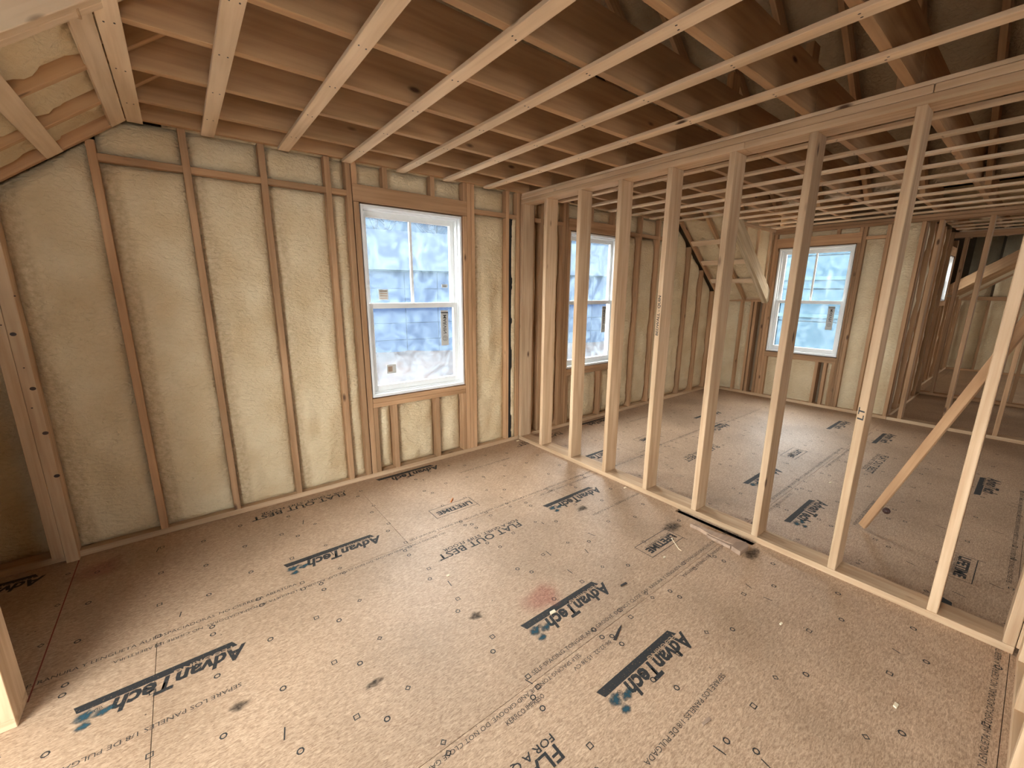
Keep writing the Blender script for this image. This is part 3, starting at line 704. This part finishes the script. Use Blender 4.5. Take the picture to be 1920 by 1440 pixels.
# ---------------------------------------------------------------- wall_right : x = 165
wr = empty('wall_right', (165, 0, 0), kind='structure', label='framed eave wall with one window beyond the partition')
X2 = 165
UY0, UY1, UZ0, UZ1 = -65.6, -30.4, 28.0, 86.4
sheath_x(wr, -90, 8, [(UY0, UY1, UZ0, UZ1)], X2+5.5, X2+6.3)
board(wr, 'bottom_plate', X2, X2+5.5, -90, 0, 0, 1.5, M['pale'])
board(wr, 'knee_plate', X2, X2+5.5, -26, 0, 56.6, 58.0, M['warm']); board(wr, 'knee_plate', X2-.6, X2+5.5, -26, 0, 58.05, 59.5, M['pale'])
board(wr, 'top_plate', X2, X2+5.5, -200, -25.5, 94.1, 95.5, M['warm']); board(wr, 'top_plate', X2, X2+5.5, -200, -25.5, 95.6, 97.0, M['warm'])
for y in (-1.5, -14.5, -20.5, -22.6): stud(wr, 'y', X2, 1, y, y+1.5, 1.5, 56.6)
for y in (-27.2, -28.9, -67.4, -69, -78, -89.9): stud(wr, 'y', X2, 1, y, y+1.5, 1.5, 94.1)
board(wr, 'window_header', X2-.1, X2+5.4, -67.2, -29, 86.6, 91.6, M['warm'])
for a in (-30.4, -67.1): stud(wr, 'y', X2, 1, a, a+1.4, 1.5, 86.6, name='trimmer_stud')
board(wr, 'window_sill_plate', X2, X2+5.5, UY0, UY1, 26.4, 27.9, M['warm']); board(wr, 'window_sill_plate', X2+.1, X2+5.5, UY0, UY1, 24.9, 26.35, M['warm'])
for a in (-31.9, -43, -58, -62, -65.6): stud(wr, 'y', X2, 1, a, a+1.5, 1.5, 24.9, name='cripple_stud')
for a, b in ((-41.5, -31.9), (-56.5, -43)): bay(wr, 'y', X2, 1, a, b, 1.5, 24.9, res=1.3, cen=.8)
for a, b in ((-64.1, -62), ): bay(wr, 'y', X2, 1, a, b, 1.5, 24.9, res=1, cen=.8)
for a, b in ((-13, -1.5), (-19, -14.5)): bay(wr, 'y', X2, 1, a, b, 1.5, 56.6, res=1.3, cen=.8)
for a, b in ((-76.5, -69), ): bay(wr, 'y', X2, 1, a, b, 1.5, 88, res=1.2, cen=.8, mat=M['foam']); board(wr, 'blocking', X2, X2+2, b if False else -76.5, -69, 88, 89.5, M['warm']); bay(wr, 'y', X2, 1, -76.5, -69, 89.5, 94.1, res=.9)
bay(wr, 'y', X2, 1, -88.4, -78, 1.5, 94.1, res=1.2, cen=.8)
for y in (-45, -58): board(wr, 'cripple_stud', X2, X2+5.5, y, y+1.5, 91.6, 94.1, M['warm'])
bay(wr, 'y', X2, 1, -67, -29, 91.6, 94.1, res=1.5)
make_window(3, 'y', X2, 1, UY0, UY1, UZ0, UZ1, 'white double-hung window in the eave wall of the far room')
# the wall goes on as open studs towards the alcove
board(wr, 'bottom_plate', X2, X2+5.5, -205, -90.1, 0, 1.5, M['pale'])
for y in (-95.5, -110.8, -126.8, -142.8, -158.8): board(wr, 'stud', X2, X2+5.5, y, y+1.5, 1.5, 94.1, M['warm'])

# ---------------------------------------------------------------- alcove beyond : wall_alcove and second partition
wa = empty('wall_alcove', (165, -90, 0), kind='structure', label='foamed alcove walls and open studs at the far right')
board(wa, 'bottom_plate', 170.6, 255, -90, -84.5, 0, 1.5, M['pale'])
xs = [171.5, 187.5, 203.5, 219.5, 235.5, 251.5]
for x in xs: stud(wa, 'x', -90, 1, x, x+1.5, 1.5, 97)
for a, b in zip(xs[:-1], xs[1:]): bay(wa, 'x', -90, 1, a+1.5, b, 1.5, 97, res=1.8, edge=3.2)
board(wa, 'wall_sheathing', 171.3, 262, -84.4, -83.6, -12, 110, M['sheath'], 0)
board(wa, 'bottom_plate', 255, 260.5, -205, -84.5, 0, 1.5, M['warm']); board(wa, 'top_plate', 255, 260.5, -205, -84.5, 94, 97, M['warm'])
for y in (-88, -95.6, -103.6, -119.6, -127.6, -143.6): board(wa, 'stud', 255, 260.5, y, y+1.5, 1.5, 94, M['warm'])
W4 = (279.5, 309, 57, 86.6)
sheath_y(wa, 262, 404, [W4], y0=-80.4, y1=-79.6, zt=112)
board(wa, 'bottom_plate', 260.6, 397, -86, -80.5, 0, 1.5, M['pale'])
for x in (262, 276, 278, 309, 311, 327, 343, 359, 375, 391): stud(wa, 'x', -86, 1, x, x+1.5, 1.5, 97 if x < 312 else 60)
for a, b in ((263.5, 276), (312.5, 327), (328.5, 343), (344.5, 359), (360.5, 375), (376.5, 391)): bay(wa, 'x', -86, 1, a, b, 1.5, 97 if a < 300 else 60, res=1.8)
board(wa, 'window_header', 279.5, 309, -86, -80.5, 86.6, 92, M['warm']); board(wa, 'window_sill_plate', 279.5, 309, -86, -80.5, 54, 57, M['warm'])
for x in (285, 297): stud(wa, 'x', -86, 1, x, x+1.5, 1.5, 54, name='cripple_stud')
for a, b in ((279.5, 285), (286.5, 297), (298.5, 309)): bay(wa, 'x', -86, 1, a, b, 1.5, 54, res=1.5)
# back wall of the alcove with its rake
board(wa, 'bottom_plate', 397, 402.5, -300, -80, 0, 1.5, M['warm'])
yk = list(range(-86, -300, -16))
for y in yk: stud(wa, 'y', 397, 1, y, y+1.5, 1.5, 57); 
for a, b in zip(yk[1:], yk[:-1]): bay(wa, 'y', 397, 1, a+1.5, b, 1.5, 57, res=1.8)
board(wa, 'rake_plate', 396, 402.5, -300, -80, 57, 60, M['warm'])
for a, b in zip(yk[1:], yk[:-1]): bay(wa, 'y', 398, 1, a+1.5, b, 60, 140, res=3)
def zr(y): return 60+.78*(-86-y)
beam(wa, 'rake_plate', (395, -82, zr(-82)), (395, -140, zr(-140)), 3, 4.5, M['warm']); beam(wa, 'rake_plate', (388, -82, zr(-82)+3), (388, -140, zr(-140)+3), 1.5, 7, M['lvl'])
for i in range(5):
    x = 314+16*i; o = Vector((x+1.5, -86, 64)); Un = Vector((0, -1, .78)).normalized()
    foam(wa, o, (1, 0, 0), Un, Vector((0, -.78, -1)).normalized(), 14.5, 78, res=2.4, edge=2, cen=0, ripple=.9)
    beam(wa, 'rafter', (x+.75, -84, 63), (x+.75, -146, 63+.78*62), 1.5, 6, M['joist'])
board(wa, 'wall_sheathing', 403, 404, -345, -79, -12, 150, M['sheath'], 0)
for i in range(6):
    y = -92-32*i; foam(wa, (171, y-30, 106), (1, 0, 0), (0, 1, 0), (0, 0, -1), 140, 30, res=4, ripple=.9)
    board(wa, 'joist', 171, 310, y-16, y-14.5, 97.9, 106, M['joist'])
    board(wa, 'joist', 171, 310, y, y+1.5, 97.9, 106, M['joist'])
for i in range(8): board(wa, 'furring_strip', 178+16*i, 180.6+16*i, -205, -91, 97.12, 97.85, M['strap'])
make_window(4, 'x', -86, 1, W4[0], W4[1], W4[2], W4[3], 'narrow sliver of a white window in the alcove at the far right', stickers=False)

# ---------------------------------------------------------------- wall_left : dormer cheek at the near left, eave wall behind
wl = empty('wall_left', (-165, -48, 0), kind='structure', label='short foamed cheek wall ending at the left edge')
board(wl, 'bottom_plate', -165, -133.2, -49.5, -44, 0, 1.5, M['pale'])
board(wl, 'end_stud', -134.7, -133.2, -49.5, -44, 1.5, 79, M['pale'])
for x in (-150, -165): board(wl, 'stud', x, x+1.5, -49.5, -44, 1.5, slope_l(x), M['pale'])
foam(wl, (-148.5, -49.5, 1.5), (1, 0, 0), (0, 0, 1), (0, -1, 0), 13.7, 66, res=1.1, edge=1.8, cen=.2)
foam(wl, (-163.5, -49.5, 1.5), (1, 0, 0), (0, 0, 1), (0, -1, 0), 13.5, 55, res=1.5, edge=1.8, cen=.2)
board(wl, 'wall_sheathing', -165, -135, -44.4, -43.9, 0, 56, M['sheath'], 0)
L5 = [(-160, -60, 6, 80)]
sheath_x(wl, -345, 8, L5, -171, -170.2, zt=112)
for y in range(-340, 0, 16):
    if any(a-1 < y < b for a, b, _, _ in L5): continue
    board(wl, 'stud', -170, -165, y, y+1.5, 1.5, 97 if y < -49 else 56, M['warm'])
    if not any(a < y+16 and y < b for a, b, _, _ in L5): foam(wl, (-165, y+1.5, 1.5), (0, 1, 0), (0, 0, 1), (1, 0, 0), 14.5, 96 if y < -60 else 54, res=2.5)
board(wl, 'bottom_plate', -170, -165, -345, 0, 0, 1.5, M['pale'])
make_window(5, 'y', -165, -1, *L5[0], 'wide white window of the left dormer', stickers=False)

# ---------------------------------------------------------------- wall_front : stud wall beside the camera, and the closed shell behind
wf = empty('wall_front', (0, -139, 0), kind='structure', label='stud wall running along the right edge beside the viewer')
board(wf, 'bottom_plate', -46, -.1, -143.5, -138.05, 0, 1.5, M['pale'])
for x in (-1.8, -3.6, -17, -31, -45.9): board(wf, 'stud', x, x+1.5, -143.5, -138.05, 1.5, 94.1, M['pale'])
board(wf, 'top_plate', -46, -.1, -143.5, -138.05, 94.1, 97.1, M['pale'])
FILL_OPENINGS = [(-130, -84, 24, 88), (290, 350, 27, 88)]  # unseen openings added in the rear wall to bring in fill daylight
xs_ = -171
for (a, b, c, d) in FILL_OPENINGS:
    board(wf, 'wall_sheathing', xs_, a, -345.8, -345, -12, 200, M['foam'], 0); board(wf, 'wall_sheathing', a, b, -345.8, -345, -12, c, M['foam'], 0); board(wf, 'wall_sheathing', a, b, -345.8, -345, d, 200, M['foam'], 0); xs_ = b
board(wf, 'wall_sheathing', xs_, 404, -345.8, -345, -12, 200, M['foam'], 0)
make_window(6, 'x', -339, -1, *FILL_OPENINGS[0], 'unseen window added behind the viewer for fill daylight', stickers=False)
make_window(7, 'x', -339, -1, *FILL_OPENINGS[1], 'unseen window added in the alcove rear wall to brighten it', stickers=False)
board(wf, 'ceiling_board', -170, 404, -345, -206, 107.5, 108.5, M['foam'], 0)
board(wf, 'ceiling_board', 165, 404, -206, -79, 108.5, 109.5, M['foam'], 0)
board(wf, 'ceiling_board', 112, 171, -206, -26, 108.5, 109.5, M['sheath'], 0)
board(wf, 'ceiling_board', -171, -112, -206, -48, 108.5, 109.5, M['sheath'], 0)

# ================================================================ THINGS
# leaning brace
b0, b1 = Vector((29.5, -110.2, 0)), Vector((5.5, -129.3, 58))
d = (b1-b0); b1x = b0+d*1.17
br = empty('brace_board', (29.5, -109.8, 0), label='long diagonal brace board leaning from the far room floor against a partition stud', cat='board') if False else None
br = empty('brace_board', (29.5, -109.8, 0)); tag(br, 'long diagonal brace board leaning from the far room floor against a partition stud', 'board')
beam(br, 'board', b0+Vector((0, 0, .9)), b1x, .9, 1.7, M['warm'], upv=(.35, .9, .4))
# knot bump on the brace
bm = bmesh.new(); bmesh.ops.create_uvsphere(bm, u_segments=10, v_segments=6, radius=.8*S)
me = bpy.data.meshes.new('knot'); bm.to_mesh(me); bm.free()
pk = b0+(b1-b0)*.17+Vector((-.6, -1.3, -.9)); link('knot', me, plain('dark_knot', (.05, .02, .015), .6), br, Matrix.Translation(pk*S))

# split scrap of lumber by the slot
def rough_piece(name, pts, z0, z1, mat, parent=None, **kw):
    n = len(pts); vs = [(x, y, z0) for x, y in pts]+[(x, y, z1) for x, y in pts]
    fs = [tuple(range(n))[::-1], tuple(range(n, 2*n))]+[(i, (i+1) % n, n+(i+1) % n, n+i) for i in range(n)]
    return mesh_obj(parent, name, vs, fs, mat, **kw)
sb = empty('lumber_scrap', (-7, -90, 0)); tag(sb, 'split brown lumber offcut lying on the floor beside the dark slot', 'offcut')
rough_piece('split_board', [(-3.6, -94.4), (-3.4, -93.0), (-5.2, -85.8), (-5.6, -81.4), (-6.3, -81.3), (-6.4, -84.0), (-7.2, -87.4), (-7.0, -92.2), (-5.0, -94.6)][::-1], 0, .9, M['grey'], sb)
rough_piece('splinter', [(-7.1, -86.2), (-6.9, -92.8), (-8.0, -92.6), (-7.7, -87.0)], 0, .75, M['grey'], sb)
rough_piece('end_block', [(-3.6, -94.4), (-5.6, -92.9), (-8.2, -93.0), (-8.9, -95.4), (-5.0, -95.6)][::-1], 0, 1.15, M['grey'], sb)

def thing_stick(name, label, cat, A, B, w_, h_, mat, group=None):
    o = beam(None, name, A, B, w_, h_, mat); tag(o, label, cat, group); return o
thing_stick('pencil_stub', 'orange and white pencil stub on the floor above the framed warranty stamp', 'pencil', (-49.3, -29.0, .25), (-51.0, -30.6, .25), .3, .3, M['yellow'])
# bent nail
bn = empty('bent_nail', (-16.5, -82.8, 0)); tag(bn, 'bright bent nail lying across the near framed warranty stamp', 'nail')
beam(bn, 'shank', (-15.6, -81.6, .12), (-18.2, -85.0, .12), .13, .13, M['chip']); beam(bn, 'tip', (-18.2, -85.0, .12), (-18.3, -85.7, .12), .12, .12, M['chip']); beam(bn, 'head', (-15.45, -81.4, .15), (-15.6, -81.6, .15), .32, .3, M['chip'])
rough_piece('dark_splinter', [(-48.8, -91.2), (-49.4, -91.6), (-52.6, -92.9), (-52.9, -92.5), (-50.2, -91.5)], 0.02, .12, M['marker'])
bpy.context.view_layer.update()
for nm in ('dark_splinter',):
    o = bpy.data.objects[nm]; tag(o, 'thin curved dark splinter on the floor between two big logos', 'splinter')
for i, (x, y, lab) in enumerate(((-39.4, -84.5, 'short dark sliver of wood right of the middle logo'), (-54, -110.3, 'brown sliver of wood near the bottom edge of the floor'))):
    rough_piece('wood_sliver', [(x-.9, y-.1), (x+.9, y-.35), (x+1.0, y+.1), (x-.7, y+.25)], 0.02, .16, M['marker'] if i == 0 else M['grey'])
    o = [q for q in COL.objects if q.name.startswith('wood_sliver')][-1]; tag(o, lab, 'splinter')
chips = [(-67.9, -58.8, 'white fleck on the floor left of the slogan print'), (-1.6, -56.5, 'white chip against the partition plate under its fourth stud'), (-1.9, -1.8, 'white chip in the corner where the partition meets the window wall'),
         (-24.5, -109.8, 'pale chip on the bare floor between the last partition studs'), (-28.5, -127.0, 'pale chip at the lower right of the floor'), (-57, -80.9, 'white fleck lying on the middle logo underline'),
         (-23.9, -84.6, 'pale curl of wood below the near framed warranty stamp'), (56, -96, 'white fleck on the far room floor near the marked stud')]
for i, (x, y, lab) in enumerate(chips):
    s_ = .28+.12*(i % 3)
    rough_piece('wood_chip', [(x-s_*1.5, y-s_*.4), (x+s_, y-s_*.7), (x+s_*1.3, y+s_*.5), (x-s_, y+s_*.6)], 0.01, .22, M['chip'])
    o = [q for q in COL.objects if q.name.startswith('wood_chip')][-1]; tag(o, lab, 'chip')

# ---------------------------------------------------------------- outdoors
GZ = -118
vs, fs = [], []; n_ = 46
for i in range(n_+1):
    for j in range(n_+1):
        x, y = -1600+4600*i/n_, -800+4200*j/n_
        vs.append((x, y, GZ+22*noise.fractal(Vector((x*.004, y*.004, 1)), 1, 2, 4)))
for i in range(n_):
    for j in range(n_):
        a = i*(n_+1)+j; b = a+n_+1; fs.append((a, b, b+1, a+1))
mesh_obj(None, 'ground', vs, fs, M['dirt'], smooth=True, kind='structure')
def ridge(name, pts, h, label):
    vs, fs = [], []; m_ = 60
    for i in range(m_+1):
        t = i/m_*(len(pts)-1); a = min(int(t), len(pts)-2); f = t-a
        p = Vector(pts[a]).lerp(Vector(pts[a+1]), f); out = (p-Vector((100, 0))).normalized()
        for j in range(9):
            q = p+out*90*j; z = GZ+h*math.sin(j/8*math.pi/2)*(1+.12*noise.noise(Vector((i*.35, j*.3, 2))))+30*noise.noise(Vector((i*1.1, j*.9, 7)))
            vs.append((q.x, q.y, z))
    for i in range(m_):
        for j in range(8): k_ = i*9+j; fs.append((k_, k_+9, k_+10, k_+1))
    mesh_obj(None, name, vs, fs, M['hill'], smooth=True, kind='structure', label=label)
ridge('wooded_hillside', [(-1400, 1900), (0, 2500), (1300, 2500), (2300, 1500), (2500, 0), (2300, -1200)], 900, 'hazy wooded hillside closing the view beyond the houses')
def neighbour(name, label, org, U, Vn, length, depth, height, mat, trims):
    """unfinished house of sheathing panels; U along its visible face, Vn away from us"""
    h = empty(name, org); tag(h, label, 'house')
    org, U, Vn = map(Vector, (org, U, Vn)); Z = Vector((0, 0, 1))
    def bxx(nm, u0, u1, v0, v1, z0, z1, mt):
        A = org+U*u0+Vn*((v0+v1)/2)+Z*((z0+z1)/2); B = org+U*u1+Vn*((v0+v1)/2)+Z*((z0+z1)/2)
        return beam(h, nm, A, B, abs(v1-v0), abs(z1-z0), mt)
    bxx('house_body', 2, length-2, 6, depth, 0, height, mat)
    pw, ph = 96, 48; nu, nz = int(length/pw), int(height/ph)
    for a in range(nu):
        for b in range(nz): bxx('sheathing_panel', a*pw+.8, (a+1)*pw-.8, 0, 6, b*ph+.8, (b+1)*ph-.8, mat)
    for z in trims: bxx('trim_band', -2, nu*pw+2, -2, 0, z, z+5, M['trim'])
    # roof
    e = 20; hh = depth*.33
    P = lambda u, v, z: tuple(org+U*u+Vn*v+Z*z)
    v = [P(-e, -e, height-4), P(length+e, -e, height-4), P(length+e, depth/2, height+hh), P(-e, depth/2, height+hh), P(length+e, depth+e, height-4), P(-e, depth+e, height-4)]
    mesh_obj(h, 'roof', v, [(0, 1, 2, 3), (3, 2, 4, 5), (0, 3, 5), (1, 4, 2), (0, 5, 4, 1)], M['roof'])
    return h
neighbour('neighbour_house', 'unfinished blue-wrapped house seen through the two gable windows', (-360, 1130, GZ-6), (.985, -.17, 0), (.17, .985, 0), 2304, 380, 245, M['bluewrap'], (238,))
neighbour('neighbour_house', 'sky-blue sheathed house close by, seen through the eave wall window', (640, 420, GZ-6), (0, -1, 0), (1, 0, 0), 860, 420, 300, M['bluewrap2'], (92, 150, 205, 262))
def tree(x, y, h, seed, label, group):
    r = random.Random(seed); bm = bmesh.new()
    def limb(A, B, ra, rb, n=6):
        A, B = Vector(A), Vector(B); d_ = (B-A).normalized(); t = d_.orthogonal().normalized(); s_ = d_.cross(t)
        va = [bm.verts.new((A+(t*math.cos(2*math.pi*k_/n)+s_*math.sin(2*math.pi*k_/n))*ra)*S) for k_ in range(n)]
        vb = [bm.verts.new((B+(t*math.cos(2*math.pi*k_/n)+s_*math.sin(2*math.pi*k_/n))*rb)*S) for k_ in range(n)]
        for k_ in range(n): bm.faces.new((va[k_], va[(k_+1) % n], vb[(k_+1) % n], vb[k_]))
    p = Vector((0, 0, 0)); rad = h*.014
    pts = [p]
    for q in range(7): pts.append(pts[-1]+Vector((r.uniform(-.03, .03)*h, r.uniform(-.03, .03)*h, h/7)))
    for q in range(7): limb(pts[q], pts[q+1], rad*(1-q/7.6), rad*(1-(q+1)/7.6))
    tr = bpy.data.objects.new('tree', None); COL.objects.link(tr); tr.location = Vector((x, y, GZ-5))*S; tag(tr, label, 'tree', group)
    me = bpy.data.meshes.new('trunk'); bm.to_mesh(me); bm.free(); link('trunk', me, M['tree'], tr, Matrix.Translation(tr.location))
    bm = bmesh.new()
    for q in range(26):
        b_ = r.randint(2, 6); a = r.uniform(0, 6.28); ln = h*r.uniform(.10, .24)
        A = pts[b_].lerp(pts[b_+1], r.random()); B = A+Vector((math.cos(a)*ln, math.sin(a)*ln, ln*r.uniform(.4, 1.0)))
        limb(A, B, rad*.4, rad*.12, 4)
        for _ in range(4):
            a2 = r.uniform(0, 6.28); C_ = A.lerp(B, r.uniform(.4, 1)); l2 = ln*.5
            limb(C_, C_+Vector((math.cos(a2)*l2, math.sin(a2)*l2, l2*r.uniform(.2, 1))), rad*.16, rad*.05, 3)
    me = bpy.data.meshes.new('branches'); bm.to_mesh(me); bm.free(); link('branches', me, M['tree'], tr, Matrix.Translation(tr.location))
    return tr
rt_ = random.Random(11)
G1, G2 = 'bare trees behind the blue-wrapped house', 'bare trees behind the sky-blue house'
for i in range(14): tree(-700+330*(i//2)+rt_.uniform(-10, 10)+160*(i % 2), 1800+420*(i % 2), rt_.uniform(560, 640), 50+i, 'bare pale-blue winter tree standing behind the blue-wrapped house', G1)
for i in range(6): tree(1400+380*(i % 2), 700-220*i, rt_.uniform(560, 640), 90+i, 'bare winter tree standing behind the sky-blue house', G2)
# things lying on the site
def mound(name, x, y, rx, ry, h, mat, label, cat, seed):
    vs, fs = [], []; n_, m_ = 20, 7
    z0 = GZ+22*noise.fractal(Vector((x*.004, y*.004, 1)), 1, 2, 4)-3
    for j in range(m_+1):
        f = j/m_
        for i in range(n_):
            a = 2*math.pi*i/n_; q = 1+.3*noise.noise(Vector((math.cos(a)*2+seed, math.sin(a)*2, f*2)))
            vs.append((x+rx*q*(1-f)*math.cos(a), y+ry*q*(1-f)*math.sin(a), z0+h*math.sin(f*math.pi/2)*(1+.2*noise.noise(Vector((i*.5, j, seed))))))
    for j in range(m_):
        for i in range(n_): fs.append((j*n_+i, j*n_+(i+1) % n_, (j+1)*n_+(i+1) % n_, (j+1)*n_+i))
    o = mesh_obj(None, name, vs, fs, mat, smooth=True); tag(o, label, cat); return o
mound('dirt_pile', 20, 720, 60, 40, 26, M['dirt'], 'low pile of pale dirt outside the near window', 'dirt pile', 2)
mound('tarp_heap', 150, 880, 46, 22, 26, M['tarp'], 'grey crumpled tarp heap on the dirt outside, at the right of the near window', 'tarp', 5)
ls_ = empty('lumber_stack', (60, 960, GZ)); tag(ls_, 'stack of pale framing lumber standing before the blue-wrapped house', 'lumber')
for a in range(4):
    for b in range(5): board(ls_, 'board', 60, 190, 960+a*9, 968+a*9, GZ+4+b*11, GZ+10+b*11, M['tarp'], 0)
